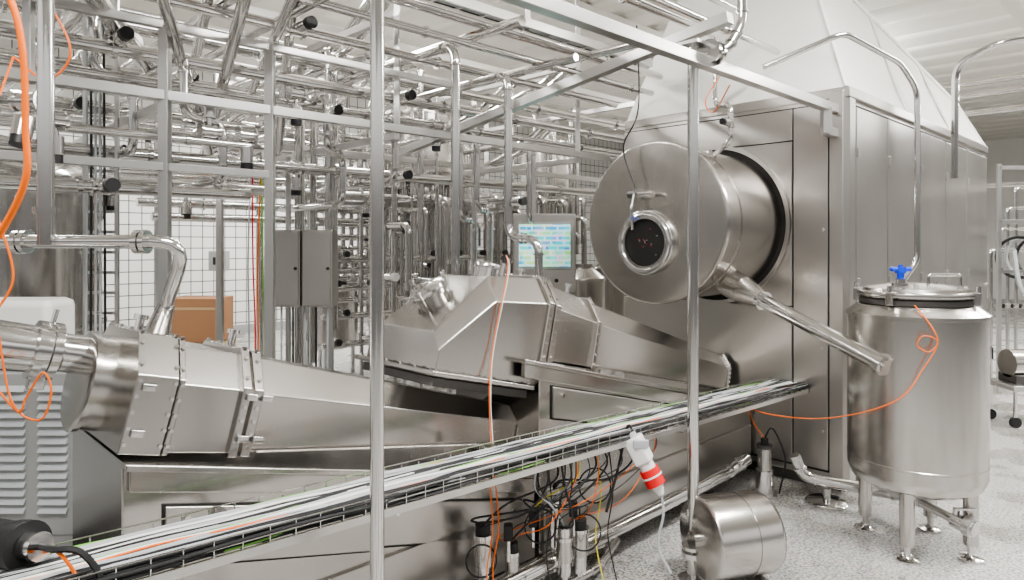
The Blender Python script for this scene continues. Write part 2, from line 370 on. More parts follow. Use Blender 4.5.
for x in (.05,.47): m.cyl(F(x,.0,.47),F(x,0,.53),.018,S_PIPE); m.cyl(F(x,0,.53),F(x,0,.55),.03,S_PIPE)
m.obj(E1)
m=MB('inlet_pipe')
c=F(-.0,0,.24)
m.lathe([(.20,0),(.20,-.10),(.21,-.10),(.21,-.12),(.19,-.13),(.02,-.13)],c,XD,S_BODY,48)
c2=F(-.12,.0,.345)
m.lathe([(.08,0),(.08,-.09),(.085,-.10),(.085,-.11),(.118,-.11),(.118,-.14),(.108,-.145),(.108,-.165),(.118,-.165),(.118,-.195),(.095,-.195),(.10,-.4),(.105,-1.5)],c2,XD,S_PIPE,40)
m.box(c2-XD*.15-ZD*.13,(.06,.05,.05),S_PIPE,(XD,B,ZD),.006); m.cyl(c2-XD*.15+ZD*.11,c2-XD*.15+ZD*.17,.01,S_PIPE)
m.obj(E1,sharp=30)
E2=empty('screw_conveyor_dewaterer',L(-1.4,.42,0))
m=base('base_cabinet',-2.63,.14,1.345,.2493,-2.80,[(-2.52,-1.0,.14,.20)])
m.sbox(-2.61,.12,.0,.03,.16,.45,S_CAB,.006)
m.obj(E2)
F2=Fr(-2.65,.42,1.35)
m=MB('tapered_housing')
m.loft([section(F2,.1,.345,.02,.52,.16),section(F2,.62,.33,.03,.485,.15)],S_BODY)
m.loft([section(F2,.62,.325,.03,.48,.15),section(F2,2.72,.23,.07,.37,.10)],S_BODY)
cl=[(2.72,2.76,.245,.06,.38,.10),(.06,.11,.375,.0,.55,.17),(.13,.18,.37,.01,.545,.17),(.60,.64,.355,.015,.505,.16)]
for c in cl: collar(m,F2,*c,S_BODY)
m.prism([F2(.65,-.34,.04),F2(2.7,-.23,.07),F2(2.7,-.25,.07),F2(.65,-.36,.04)],ZD*.012,S_BODY)
m.obj(E2,sharp=25,fold=.006)
m=MB('housing_fittings')
for c in cl: bolts_row(m,F2,*c)
for x in (.12,.62): m.cyl(F2(x,0,.5),F2(x,0,.585),.016,S_PIPE); m.cyl(F2(x,0,.585),F2(x,0,.6),.028,S_PIPE)
m.obj(E2)
m=MB('discharge_hood')
m.loft([section(F2,-.74,.345,-.15,.06,.10),section(F2,-.38,.35,-.15,.45,.15),section(F2,.06,.355,-.15,.53,.16)],S_BODY)
m.prism([F2(-.79,-.40,-.18),F2(.02,-.40,-.18),F2(.02,.40,-.18),F2(-.79,.40,-.18)],ZD*.03,S_BODY)
m.obj(E2,sharp=25,fold=.008)
m=MB('hood_fittings')
m.prism([F2(-.74,-.36,-.235),F2(.0,-.36,-.235),F2(.0,.36,-.235),F2(-.74,.36,-.235)],ZD*.05,S_DARK,.006)
for k in range(7): m.bolt(F2(-.75+k*.12,-.38,-.15),ZD,.011,S_PIPE)
for k in range(6): m.bolt(F2(-.77,-.35+k*.14,-.15),ZD,.011,S_PIPE)
n=(-XD*.735+ZD*.68).normalized(); pp=F2(-.55,.05,.27)
m.lathe([(.10,-.06),(.10,.04),(.122,.04),(.122,.065),(.108,.07),(.105,.085),(.05,.10),(.01,.10)],pp,n,S_PIPE,36)
for t in (0,2.1,4.2):
    d=(B*math.cos(t)+(n.cross(B))*math.sin(t)); m.cyl(pp+d*.125+n*.02,pp+d*.125+n*.11,.01,S_PIPE); m.cyl(pp+d*.125+n*.11,pp+d*.125+n*.125,.018,S_PIPE)
# second lidded inspection port on the top plate
pt=F2(-.17,.02,.49)
m.lathe([(.085,-.02),(.085,.05),(.10,.05),(.10,.07),(.09,.08),(.03,.095),(.005,.095)],pt,ZD,S_PIPE,36)
m.cyl(F2(-.2,-.16,.49),F2(-.2,-.16,.57),.018,S_PIPE); m.cyl(F2(-.2,-.16,.57),F2(-.2,-.16,.63),.014,BLACK)
for k,c in enumerate((ORANGE,WHITE)):
    m.cable([F2(-.2,-.16,.63),F2(-.26+k*.012,-.26,.56),F2(-.33+k*.012,-.345,.44),F2(-.36+k*.012,-.37,.30),F2(-.37+k*.012,-.375,.0),F2(-.37+k*.012,-.42,-.25),F2(-.33+k*.015,-.46,-.5)],.003,c)
m.obj(E2)
m=MB('gooseneck_pipe')
m.tube([V((-1.9,6.6,3.56)),V((-.42,5.05,3.56)),V((-.42,5.05,1.95))],.034,S_PIPE,bend=.15)
m.cyl(V((-.42,5.05,1.93)),V((-.42,5.05,1.96)),.06,S_PIPE)
m.tube([V((-.42,5.05,1.94)),V((-.42,5.05,1.2))],.03,S_PIPE)
m.obj()
m=MB('gooseneck_pipe')
m.tube([V((-1.3,6.6,3.39)),V((-.03,5.25,3.39)),V((-.03,5.25,2.12)),V((.2,5.1,2.12)),V((.2,5.1,1.2))],.032,S_PIPE,bend=.12)
m.valve(V((-.03,5.25,2.4)),Z,.026,S_PIPE,up=-B)
m.obj()

m=MB('supply_pipe')
m.tube([V((-1.92,2.8,4.6)),V((-1.92,2.8,2.07))],.032,S_PIPE)
m.tube([V((-2.9,2.8,2.085)),V((-1.36,2.85,2.085)),V((-1.56,3.0,1.70))],.028,S_PIPE,bend=.14,clamp=False)
m.cyl(V((-1.50,2.955,1.81)),V((-1.565,3.0,1.69)),.034,S_PIPE,.05)
for x in (-2.06,-1.56): m.cyl(V((x-.012,2.84,2.083)),V((x+.012,2.84,2.083)),.05,S_PIPE); m.cyl(V((x+.02,2.84,2.083)),V((x+.04,2.84,2.083)),.05,S_PIPE)
m.cyl(V((-1.92,2.8,2.2)),V((-1.92,2.8,2.225)),.048,S_PIPE)
m.valve(V((-2.06,2.9,2.68)),V((1,0,0)),.03,S_PIPE,up=V((0,-.3,-.95)))
m.obj()

# ---------------------------------------------------------------- poles in the foreground
m=MB('support_pole'); m.cyl((-.496,2.5,0),(-.496,2.5,5.73),.026,S_PIPE,seg=24); m.cyl((-.496,2.5,0),(-.496,2.5,.015),.07,S_PIPE); m.cyl((-.496,2.5,5.72),(-.496,2.5,5.745),.06,S_PIPE); m.obj()
m=MB('support_pole'); px,py=1.118,4.2
m.cyl((px,py,0),(px,py,3.30),.034,S_PIPE,seg=24); m.cyl((px,py,0),(px,py,.015),.09,S_PIPE)
m.cyl((px,py,.15),(px,py,.18),.07,S_PIPE); m.cyl((px,py,.2),(px,py,.22),.07,S_PIPE); m.cyl((px,py,2.0),(px,py,2.02),.042,S_PIPE)
m.obj()

# ---------------------------------------------------------------- overhead frame
m=MB('steel_support_frame')
m.sq(L(-5.6,-.7,3.2),L(.17,-.7,3.2),.07,S_FRAME)
m.sq(L(.0,-.7,3.2),L(.0,-.7,2.98),.07,S_FRAME); m.sq(L(-.02,-.7,3.0),L(.17,-.7,3.0),.07,S_FRAME)
m.sq(V((px,py,3.38))-B*.25+Z*.035,V((px,py,3.38))+B*3.2-Z*.45,.07,S_FRAME)
m.box((px,py,3.31),(.14,.14,.02),S_FRAME,(A,B,Z))
for k in (-1,1): m.cyl(V((px+.12,py,3.26))+A*k*.02,V((px+.12,py,3.26))+A*k*.045,.075,S_PIPE)
m.tube([V((px+.02,py,3.26)),V((px+.2,py,3.26)),V((px+.32,py+.05,3.45)),V((px+.32,py+.05,5.0))],.03,S_PIPE)
def post(s,w,z1,z0=0,a=.06): m.sq(L(s,w,z0),L(s,w,z1),a,S_FRAME); m.sbox(s-.08,s+.08,w-.08,w+.08,z0,z0+.012,S_FRAME)
m.sq(L(-8,1.6,2.99),L(.1,1.6,2.99),.06,S_FRAME); m.sq(L(-8,1.6,3.42),L(-2.0,1.6,3.42),.05,S_FRAME)
m.sq(L(-8,3.2,2.99),L(3,3.2,2.99),.06,S_FRAME)
for s in (-6.2,-4.31,-3.64): post(s,1.6,3.45)
for s in (-7.4,-5.0,-2.6,-.4): post(s,3.2,3.9)
m.sq(L(-6.2,1.6,2.55),L(-3.64,1.6,2.55),.05,S_FRAME)
for s in (-6.2,-4.31,-2.6,-.4): m.sq(L(s,1.6,2.93),L(s,8,2.93),.055,S_FRAME)
for s in (-7.4,-5,-2.6,-.4,1.6):
    m.sq(L(s,1.6,3.9),L(s,9,3.9),.06,S_FRAME)
    for w in (5.2,7.4): post(s,w,4.2,a=.07)
for w in (3.2,5.2,7.4): m.sq(L(-9,w,4.2),L(3,w,4.2),.07,S_FRAME)
for s,w in ((-5.6,-.7),(-3.4,-.7)): m.cyl(L(s,w,3.2),L(s,w,CH-.5),.012,S_FRAME,seg=8)
for s,w in ((-5,1.6),(-2.6,1.6),(-.4,1.6),(-7.4,1.6)): m.sq(L(s,w,2.99),L(s,w,CH-.1),.045,S_FRAME)
m.obj()

# ---------------------------------------------------------------- near overhead pipes
m=MB('overhead_pipes')
def pp2(a,b,r=.03): m.tube([a,b],r,S_PIPE); d=(b-a).normalized(); q=a.lerp(b,.5); m.cyl(q-d*.012,q+d*.012,r*1.5,S_PIPE)
pp2(V((-1.45,3.8,3.62)),V((-2.84,6.2,2.75)),.04)
pp2(V((-1.15,3.8,3.62)),V((-2.45,6.2,3.3)),.035)
pp2(V((-1.65,3.8,3.7)),V((-3.1,6.4,3.2)),.035)
pp2(V((-1.9,3.6,3.55)),V((-2.75,6.4,2.6)),.035)
pp2(V((-1.3,4.1,3.75)),V((-2.2,6.4,2.95)),.035)
pp2(V((-2.3,3.6,3.5)),V((-2.75,5.4,3.3)),.055)
for (w,z,s0,s1,r) in ((.95,3.75,-6,.1,.035),(1.05,3.6,-6,.1,.03),(.2,3.95,-5.6,.1,.04),(-.1,4.05,-5.6,-.2,.03),(1.9,3.3,-8,2.5,.045),(2.0,3.15,-8,2.5,.03),(2.2,3.15,-8,1,.03),(1.5,3.55,-8,.1,.035),(1.72,2.75,-8,-3.6,.026),(1.8,2.42,-8,-3.7,.04),(-.25,3.75,-4.4,.1,.026),(2.5,2.72,-8,1.5,.045),(2.65,2.72,-8,1.5,.03),(2.9,3.75,-8,2.5,.06)):
    m.tube([L(s0,w,z),L(s1,w,z)],r,S_PIPE)
    q=s0+.6
    while q<s1-.2: m.cyl(L(q-.012,w,z),L(q+.012,w,z),r*1.45,S_PIPE,seg=12); q+=random.uniform(.8,1.6)
for (s,z,w0,w1,r) in ((-5.4,3.55,1.2,7,.035),(-4.7,3.5,1,7,.05),(-4.0,3.6,.8,7,.035),(-3.6,3.6,.8,7,.03),(-2.2,3.7,.6,7,.04),(-1.6,3.55,.6,6,.03),(-1.0,3.75,.4,7,.035)):
    m.tube([L(s,w0,z),L(s,w1,z)],r,S_PIPE)
for s,w,z,up in ((-4.9,1.5,2.75,-Z),(-4.0,1.72,2.82,Z),(-3.75,1.72,2.82,-Z),(-3.3,1.9,3.2,-Z),(-4.6,1.8,2.42,-B),(-2.4,1.9,3.3,-B),(-1.9,2.0,3.15,-Z),(-4.5,1.9,3.35,-B),(-2.9,2.2,3.15,-B),(-3.0,2.5,2.72,-Z),(-2.0,2.5,2.72,-B),(-1.2,2.5,2.72,-Z),(-3.5,1.5,3.55,-B)): m.valve(L(s,w,z),A,.034,S_PIPE,up=up)
for (s,w,z,zb,dw) in ((-4.15,1.75,3.3,2.5,-.0),(-4.6,2.0,3.6,2.7,.1),(-3.1,1.8,3.2,2.4,.2),(-2.7,1.75,3.6,2.6,.1),(-1.7,1.9,3.1,1.5,.1),(-1.5,1.9,3.1,1.7,.1),(-.8,1.9,3.1,1.5,.1)):
    m.tube([L(s,w+1.2,z),L(s,w,z),L(s,w,(z+zb)/2),L(s+.25,w+dw,(z+zb)/2),L(s+.25,w+dw,zb),L(s+.25,w+1.3,zb)],.03,S_PIPE,bend=.11)
m.obj()
m=MB('cable_ladder')
for w in (1.08,1.38): m.sbox(-5.2,.15,w-.012,w+.012,3.88,3.96,S_FRAME,.004)
s=-5.1
while s<.1: m.sbox(s,s+.02,1.09,1.37,3.885,3.90,S_FRAME); s+=.25
for k in range(9): m.cable([L(-5.2+j*.66,1.12+k*.028+random.uniform(-.01,.01),3.915+random.uniform(0,.02)) for j in range(9)],.012,random.choice([BLACK,BLACK,LGREY,ORANGE]),4)
for s in (-4.5,-1.5): m.sq(L(s,1.23,3.88),L(s,1.23,CH-.1),.04,S_FRAME)
m.cable([L(-1.4,-.6,3.16),L(-.9,-.2,3.1),L(-.5,.1,3.3),L(-.2,.1,3.6)],.005,ORANGE)
m.obj()

# ---------------------------------------------------------------- background process piping (organised groups)
m=MB('process_piping')
rr=random.Random(33)
# the walkway running diagonally across the hall stays free of floor-level pipes
def aisle(s,w): return s < -5.69+(w+2.89)*.47
def clampsA(s0,s1,w,z,r):
    q=s0+rr.uniform(.3,.9)
    while q<s1-.1: m.cyl(L(q-.012,w,z),L(q+.012,w,z),r*1.5,S_PIPE,seg=10); q+=rr.uniform(.7,1.8)
for g in range(19):
    w=rr.uniform(2.6,8); z=rr.uniform(2.35,4.1); n=rr.randint(2,4); s0=rr.uniform(-7.5,-2.5); ln=rr.uniform(2.5,7); r=rr.choice([.026,.035,.035,.05])
    for k in range(n):
        ww=w+(k*.16 if g%2 else 0); zz=z+(0 if g%2 else k*.16)
        s1=min(s0+ln+k*.15,3.5 if ww>2.6 else -.3); a=s0-k*.15
        pts=[L(a,ww,zz),L(s1,ww,zz)]
        if rr.random()<.5 and not aisle(s1,ww): pts.append(L(s1,ww,rr.uniform(.3,1.2)))
        elif rr.random()<.5: pts.append(L(s1,ww+rr.uniform(.5,2),zz))
        if rr.random()<.3 and not aisle(a,ww): pts.insert(0,L(a,ww,max(.3,zz-rr.uniform(.6,2.4))))
        m.tube(pts,r,S_PIPE,seg=8); clampsA(a,s1,ww,zz,r)
        if rr.random()<.75: m.valve(L(rr.uniform(a+.4,s1-.4),ww,zz),A,r,S_PIPE,up=rr.choice([Z,-B,-Z]))
for g in range(9):   # sloping pipes between levels
    s=rr.uniform(-5,1); w=rr.uniform(2.5,5); z=rr.uniform(3.2,4.1); r=rr.choice([.03,.04])
    for k in range(2): m.tube([L(s+k*.15,w-.6,z+.3),L(s+k*.15,w,z),L(s+k*.15+rr.choice([-1,1])*.8,w+1.6,z-.8),L(s+k*.15,w+2.4,z-.8)],r,S_PIPE,seg=8)
for g in range(10):   # mid-level lines between knee and shoulder height
    w=rr.uniform(4.4,8); z=rr.uniform(.9,2.2); s0=-5.69+(w+2.89)*.52; r=rr.choice([.03,.04])
    for k in range(rr.randint(1,3)):
        s1=s0+rr.uniform(2,5)
        m.tube([L(s0,w,z+k*.16-.4),L(s0,w,z+k*.16),L(s1,w,z+k*.16),L(s1,w,z+.7+k*.16)],r,S_PIPE,seg=8); clampsA(s0,s1,w,z+k*.16,r)
        m.valve(L(rr.uniform(s0+.3,s1-.3),w,z+k*.16),A,r,S_PIPE,up=rr.choice([Z,-B]))
for g in range(9):
    s=rr.uniform(-5,1.5); z=rr.uniform(2.4,4.0); w0=rr.uniform(2.2,5); n=rr.randint(1,3); r=rr.choice([.026,.035,.045])
    for k in range(n):
        lo=rr.uniform(.8,1.8) if not aisle(s,w0) else z-.3
        pts=[L(s+k*.13,w0+k*.1,lo),L(s+k*.13,w0+k*.1,z),L(s+k*.13,w0+rr.uniform(2,4),z)]
        m.tube(pts,r,S_PIPE,seg=8)
for g in range(26):
    s=rr.uniform(-3.8,2.5); w=rr.uniform(3,8); n=rr.randint(1,4); r=rr.choice([.02,.026,.035])
    if aisle(s,w): continue
    for k in range(n):
        z0=rr.uniform(.4,1.6); z1=rr.uniform(2.2,4.1)
        pts=[L(s+k*.14,w,z0),L(s+k*.14,w,z1),L(s+k*.14,w-.45,z1),L(s+k*.14,w-.45,rr.uniform(1.4,2.1))]
        m.tube(pts,r,S_PIPE,seg=8)
        if rr.random()<.6: m.valve(L(s+k*.14,w,rr.uniform(z0+.3,z1-.4)),Z,r,S_PIPE,up=-B,cap=rr.choice([BLACK,S_PIPE,WHITE]))
m.obj()
m=MB('valve_manifold')
for i in range(4):
    z=.95+i*.32
    m.tube([L(-2.0,3.9,z),L(.9,3.9,z)],.036,S_PIPE)
    for k in range(7):
        s=-1.9+k*.4+(i%2)*.1; m.valve(L(s,3.9,z+.06),Z,.03,S_PIPE,up=-B,cap=rr.choice([BLACK,S_PIPE,BLACK]))
for k in range(7): m.tube([L(-1.9+k*.4,3.9,.25),L(-1.9+k*.4,3.9,2.5)],.024,S_PIPE,seg=8)
for s in (-2.1,-.6,1.0): m.sq(L(s,3.97,0),L(s,3.97,2.55),.05,S_FRAME)
m.sq(L(-2.1,3.97,2.55),L(1.0,3.97,2.55),.05,S_FRAME); m.sq(L(-2.1,3.97,.25),L(1.0,3.97,.25),.05,S_FRAME)
m.obj()

def vessel(x,y,z0,z1,r,legs=True):
    m=MB('process_vessel')
    m.lathe([(.05,z0-.12),(r*.6,z0-.09),(r*.95,z0-.02),(r,z0+.04),(r,z1-.05),(r*1.03,z1-.05),(r*1.03,z1-.02),(r*.97,z1),(r*.6,z1+.09),(.12,z1+.12),(.12,z1+.17),(.01,z1+.17)],(x,y,0),Z,S_TANK,40)
    if legs:
        for k in range(3):
            t=k*2.1+.4; q=V((x+r*.8*math.cos(t),y+r*.8*math.sin(t),0)); m.cyl(q,q+Z*(z0+.05),.035,S_PIPE)
    m.obj()
vessel(-3.5,10.0,3.3,4.3,.5); vessel(-1.15,8.8,2.95,3.75,.45); vessel(-1.9,12.3,.6,2.4,.7); vessel(.6,11.5,2.8,3.8,.45); vessel(.95,9.0,.5,1.65,.28); vessel(1.5,10.2,.5,1.75,.3); vessel(-2.9,11.0,.5,1.9,.4)
m=MB('process_tank')
m.lathe([(1.0,.25),(1.05,.3),(1.05,2.45),(1.03,2.6),(.95,2.72),(.7,2.82),(.1,2.88)],(-4.45,5.4,0),Z,S_PIPE,64)
for k in range(4):
    t=k*1.57+.4; q=V((-4.45+.8*math.cos(t),5.4+.8*math.sin(t),0)); m.cyl(q,q+Z*.35,.05,S_PIPE)
m.lathe([(1.06,1.4),(1.065,1.41),(1.065,1.44),(1.06,1.45)],(-4.45,5.4,0),Z,S_PIPE,64,False)
m.obj()
m=MB('cable_trunk')
for k in range(2): m.sq(V((-2.95+k*.22,4.7,0)),V((-2.95+k*.22,4.7,3.9)),.025,S_FRAME)
z=.2
while z<3.9: m.box((-2.84,4.7,z),(.22,.02,.02),S_FRAME); z+=.14
for k in range(5): m.cable([(-2.92+k*.03,4.66,.1),(-2.92+k*.033,4.66,1.3),(-2.91+k*.03,4.655,2.6),(-2.92+k*.03,4.66,3.9)],.008,[LGREY,BLACK,LGREY,LGREY,BLACK][k])
m.obj()
m=MB('vertical_hose_bundle')
for k,c in enumerate([LGREY,RED,ORANGE,GREEN,LGREY,BLACK]):
    x=-2.95+k*.055; m.cable([(x,7.6,.05),(x+random.uniform(-.03,.03),7.6,1.0),(x,7.6,1.9),(x+random.uniform(-.03,.03),7.62,2.93)],.009,c)
m.obj()

m=MB('electrical_enclosure')
for k in range(2):
    x=-2.07+k*.275; m.box((x+.13,5.9,1.87),(.265,.2,.66),S_CAB,None,.01); m.box((x+.13,5.795,1.87),(.24,.02,.63),S_CAB,None,.008); m.cyl((x+.23,5.79,1.87),(x+.23,5.765,1.87),.013,BLACK)
for x in (-1.98,-1.6): m.sq(V((x,6.02,0)),V((x,6.02,2.85)),.04,S_FRAME)
for k in range(5): m.tube([(-2.0+k*.1,5.9,1.54),(-2.0+k*.1,5.9,1.0),(-2.0+k*.1,6.1,.9)],.009,BLACK if k%2 else LGREY,clamp=False)
m.obj()
m=MB('control_box'); m.box((-5.9,13.7,1.75),(.35,.2,.4),GREYP,None,.01); m.box((-5.9,13.59,1.75),(.15,.02,.15),BLACK); m.sq(V((-5.9,13.8,0)),V((-5.9,13.8,1.7)),.05,S_FRAME); m.obj()
m=MB('cardboard_carton_pallet')
bx=-6.15; by=13.4
m.box((bx,by,.62),(1.0,.8,.85),CARD,None,.01); m.box((bx,by,.16),(1.1,.9,.03),WOOD)
for k in (-1,0,1): m.box((bx+k*.48,by,.075),(.1,.9,.14),WOOD)
m.box((bx,by-.405,.85),(.95,.005,.05),WOOD); m.obj()
E3=empty('operator_panel',(.34,7.0,0))
m=MB('enclosure'); m.box((.33,7.0,1.99),(.64,.2,.80),S_CAB,None,.015)
m.box((.33,6.895,2.06),(.56,.02,.48),GREYP,None,.006)
for k in range(4): m.cyl((.15+k*.1,6.9,1.71),(.15+k*.1,6.87,1.71),.02,[RED,GREEN,WHITE,BLACK][k])
m.cyl((.22,7.1,1.7),(.22,7.1,0),.04,S_PIPE); m.cyl((.22,7.1,0),(.22,7.1,.02),.15,S_PIPE); m.sq(V((.22,7.1,2.3)),V((.22,7.1,3.0)),.05,S_FRAME)
m.cyl((.22,6.98,1.6),(.22,6.98,1.5),.04,RED); m.cyl((.22,6.98,1.5),(.22,6.98,1.46),.05,YELLOW)
m.obj(E3)
m=MB('screen'); m.box((0,0,0),(.52,.01,.43),SCREEN); o=m.obj(); o.location=(.33,6.88,2.065); o.parent=E3; o.matrix_parent_inverse=Matrix.Translation(-E3.location)

# ---------------------------------------------------------------- left louvred cabinet
m=MB('louvred_cabinet')
m.box((-3.0,3.75,1.0),(1.5,.4,1.05),GREYP,None,.02); m.box((-3.0,3.75,.24),(1.4,.36,.48),DARKV)
m.box((-2.66,3.55,.98),(.8,.02,.85),GREYP,None,.01)
for c in range(3):
    for k in range(15):
        x=-2.90+c*.22; z=.68+k*.045
        m.prism([(x,3.54,z),(x,3.518,z),(x,3.54,z+.028)],(.15,0,0),LGREY)
m.obj()
m=MB('pump_cover'); m.box((-3.1,4.1,1.3),(.8,.28,.9),WHITEP,None,.05); m.box((-3.1,4.1,.42),(.7,.24,.84),S_DARK,None,.02); m.obj()

m=MB('orange_air_hose')
m.cable([(-1.32,1.6,2.9),(-1.17,1.6,2.62),(-1.145,1.6,2.35),(-1.16,1.6,2.18),(-1.35,1.62,1.9)],.008,ORANGE,12,10)
m.cable([(-1.9,2.45,2.06),(-1.85,2.45,1.75),(-1.8,2.45,1.5),(-1.7,2.45,1.44),(-1.66,2.45,1.54),(-1.69,2.45,1.61),(-1.75,2.45,1.52),(-1.78,2.45,1.47),(-1.9,2.5,1.55)],.0038,ORANGE)
m.cable([(-2.2,3.0,2.9),(-2.16,2.75,2.4),(-2.05,2.7,2.2),(-1.98,2.7,1.95),(-2.05,2.7,1.8)],.005,ORANGE)
m.cable([(-2.15,3.0,3.3),(-1.95,3.0,2.95),(-2.05,3.0,2.8),(-2.2,3.0,2.9)],.005,ORANGE)
m.obj()

# ---------------------------------------------------------------- cable tray
zt=lambda s:.845+(.125-s)*.030
m=MB('wire_mesh_cable_tray')
T0,T1=-6.3,.15
for (w,dz) in ((-.50,.06),(-.50,.03),(-.50,0),(-.42,0),(-.36,0),(-.31,0),(-.26,0),(-.18,0),(-.18,.03),(-.18,.06)):
    m.path([L(T0,w,zt(T0)+dz),L(T1,w,zt(T1)+dz)],.0032,S_PIPE,6)
s=T0
while s<T1:
    z=zt(s); m.path([L(s,-.50,z+.062),L(s,-.50,z),L(s,-.18,z),L(s,-.18,z+.062)],.003,S_PIPE,5); s+=.1
cols=[LGREY]*13+[WHITE]*4+[YELLOW]*1+[ORANGE]*4+[BLACK]*6+[GREEN]*1
rc=random.Random(4)
for k in range(90):
    j0=k%28; w0=-.487+.295*j0/27; dz=.009+.012*(k//28)
    c=rc.choice(cols)
    if j0<5 and k<56: c=[BLACK,GREEN,BLACK,YELLOW,BLACK,BLACK,LGREY,BLACK,LGREY,YELLOW][j0+(5 if k>=28 else 0)]
    m.cable([L(T0+j*(T1-T0)/24,w0+rc.uniform(-.016,.016),zt(T0+j*(T1-T0)/24)+dz+rc.uniform(-.003,.007)) for j in range(25)],.004 if c in(GREEN,YELLOW,ORANGE) else rc.choice([.005,.006,.0075]),c,3,6)
for s in (-4.6,-3.1,-1.7,-.25):
    m.sq(L(s,-.47,zt(s)-.02),L(s,-.01,zt(s)-.02),.03,S_FRAME); m.sq(L(s,-.02,zt(s)-.02),L(s,-.02,zt(s)-.2),.03,S_FRAME)
m.prism([L(T0,-.495,zt(T0)-.035),L(T1,-.495,zt(T1)-.035),L(T1,-.495,zt(T1)-.005),L(T0,-.495,zt(T0)-.005)],B*.02,S_FRAME)
m.obj()

# ---------------------------------------------------------------- stainless tank
tx,ty=2.80,4.72
E4=empty('mixing_tank',(tx,ty,0)); R=.425
m=MB('shell')
m.lathe([(.04,.37),(.2,.385),(.33,.42),(.40,.46),(R,.53),(R,1.58),(R+.012,1.585),(R+.012,1.605),(R-.01,1.62),(.365,1.66),(.35,1.665)],(tx,ty,0),Z,S_TANK,72)
m.lathe([(R,.60),(R+.003,.603),(R+.003,.612),(R,.615)],(tx,ty,0),Z,S_TANK,72,False)
m.obj(E4,sharp=25)
m=MB('lid')
m.lathe([(.33,1.64),(.33,1.72),(.36,1.72),(.365,1.735),(.36,1.75),(.33,1.755),(.32,1.775),(.18,1.80),(.02,1.81)],(tx,ty,0),Z,S_TANK,64)
m.lathe([(.325,1.665),(.352,1.67),(.352,1.70),(.34,1.71)],(tx,ty,0),Z,S_DARK,64,False)
q=V((tx+.06,ty-.05,1.795)); m.tube([q,q+Z*.07,q+V((.22,0,.07)),q+V((.22,0,-.01))],.01,S_PIPE,bend=.02,clamp=False)
for t in (-2.5,-.9,.7,2.4):
    d=V((math.cos(t),math.sin(t),0)); m.box(V((tx,ty,1.715))+d*.37,(.05,.05,.09),S_PIPE,(d,Z.cross(d),Z),.006); m.cyl(V((tx,ty,1.75))+d*.38,V((tx,ty,1.80))+d*.38,.015,S_PIPE)
m.obj(E4)
m=MB('blue_valve')
b0=V((tx-.16,ty-.1,1.79))
m.cyl(b0,b0+Z*.02,.055,S_PIPE); m.cyl(b0+Z*.02,b0+Z*.05,.03,S_PIPE); m.cyl(b0+Z*.05,b0+Z*.09,.022,BLUE)
m.box(b0+Z*.115,(.14,.045,.03),BLUE,None,.012); m.cyl(b0+Z*.09,b0+Z*.13,.035,BLUE); m.cyl(b0+Z*.13,b0+Z*.145,.014,BLUE)
m.obj(E4)
m=MB('legs')
for t in (-2.25,-.85,.75,2.3):
    d=V((math.cos(t),math.sin(t),0)); q=V((tx,ty,0))+d*.33
    m.cyl(q+Z*.10,q+Z*.5,.045,S_TANK,seg=24); m.cyl(q+Z*.02,q+Z*.12,.022,S_PIPE); m.lathe([(.075,.001),(.075,.012),(.045,.02),(.03,.04)],q,Z,S_PIPE,24)
m.obj(E4)
m=MB('outlet_valve')
m.tube([(tx,ty,.38),(tx,ty,.30),(tx+.12,ty-.25,.26)],.03,S_PIPE); q=V((tx+.12,ty-.25,.26))
m.cyl(q+V((-.01,.02,0)),q+V((.06,-.1,-.02)),.05,S_PIPE); m.cyl(q+V((.03,-.05,-.01)),q+V((.05,-.09,-.015)),.065,S_FRAME); m.cyl(q+Z*.03,q+Z*.08,.02,S_PIPE)
m.box(q+V((.03,-.04,.09)),(.14,.03,.015),S_PIPE,None,.004)
m.obj(E4)
m=MB('level_sensor')
m.box((tx+R+.02,ty-.05,1.33),(.05,.08,.12),S_PIPE,None,.006); m.box((tx+R+.05,ty-.05,1.33),(.02,.06,.08),BLACK)
m.obj(E4)
m=MB('sensor_cable')
m.cable([(tx-.20,ty-.33,1.68),(tx-.16,ty-.45,1.55),(tx-.14,ty-.47,1.46),(tx-.19,ty-.46,1.40),(tx-.25,ty-.44,1.44),(tx-.22,ty-.46,1.50),(tx-.14,ty-.47,1.46),(tx-.22,ty-.46,1.30),(tx-.38,ty-.42,1.08),(2.2,4.75,.86),(1.95,5.2,.78),(1.75,5.35,.85)],.004,ORANGE)
m.obj(E4)

m=MB('bridge_pipe')
m.tube([(1.75,4.75,3.31),(2.22,4.55,3.49),(2.80,4.9,3.38),(2.95,4.95,3.2),(2.95,4.95,1.95),(2.85,4.95,1.82)],.02,S_PIPE,bend=.08,clamp=False)
m.obj()
m=MB('bridge_pipe')
m.tube([(5.6,6.5,4.15),(4.75,6.6,4.05),(4.5,6.9,3.9),(4.52,6.95,2.75)],.033,S_PIPE,bend=.15,clamp=False)
m.obj()
m=MB('utility_pipes')
for k,(z,w) in enumerate(((4.6,-2.5),(4.45,-2.5),(4.2,-1.9))): m.tube([L(6.8+k*.25,-6,z),L(6.8+k*.25,2,z)],.045,S_PIPE)
m.tube([L(7.1,-2.5,0.1),L(7.1,-2.5,3.0),L(7.1,0,3.0)],.035,S_PIPE)
m.obj()

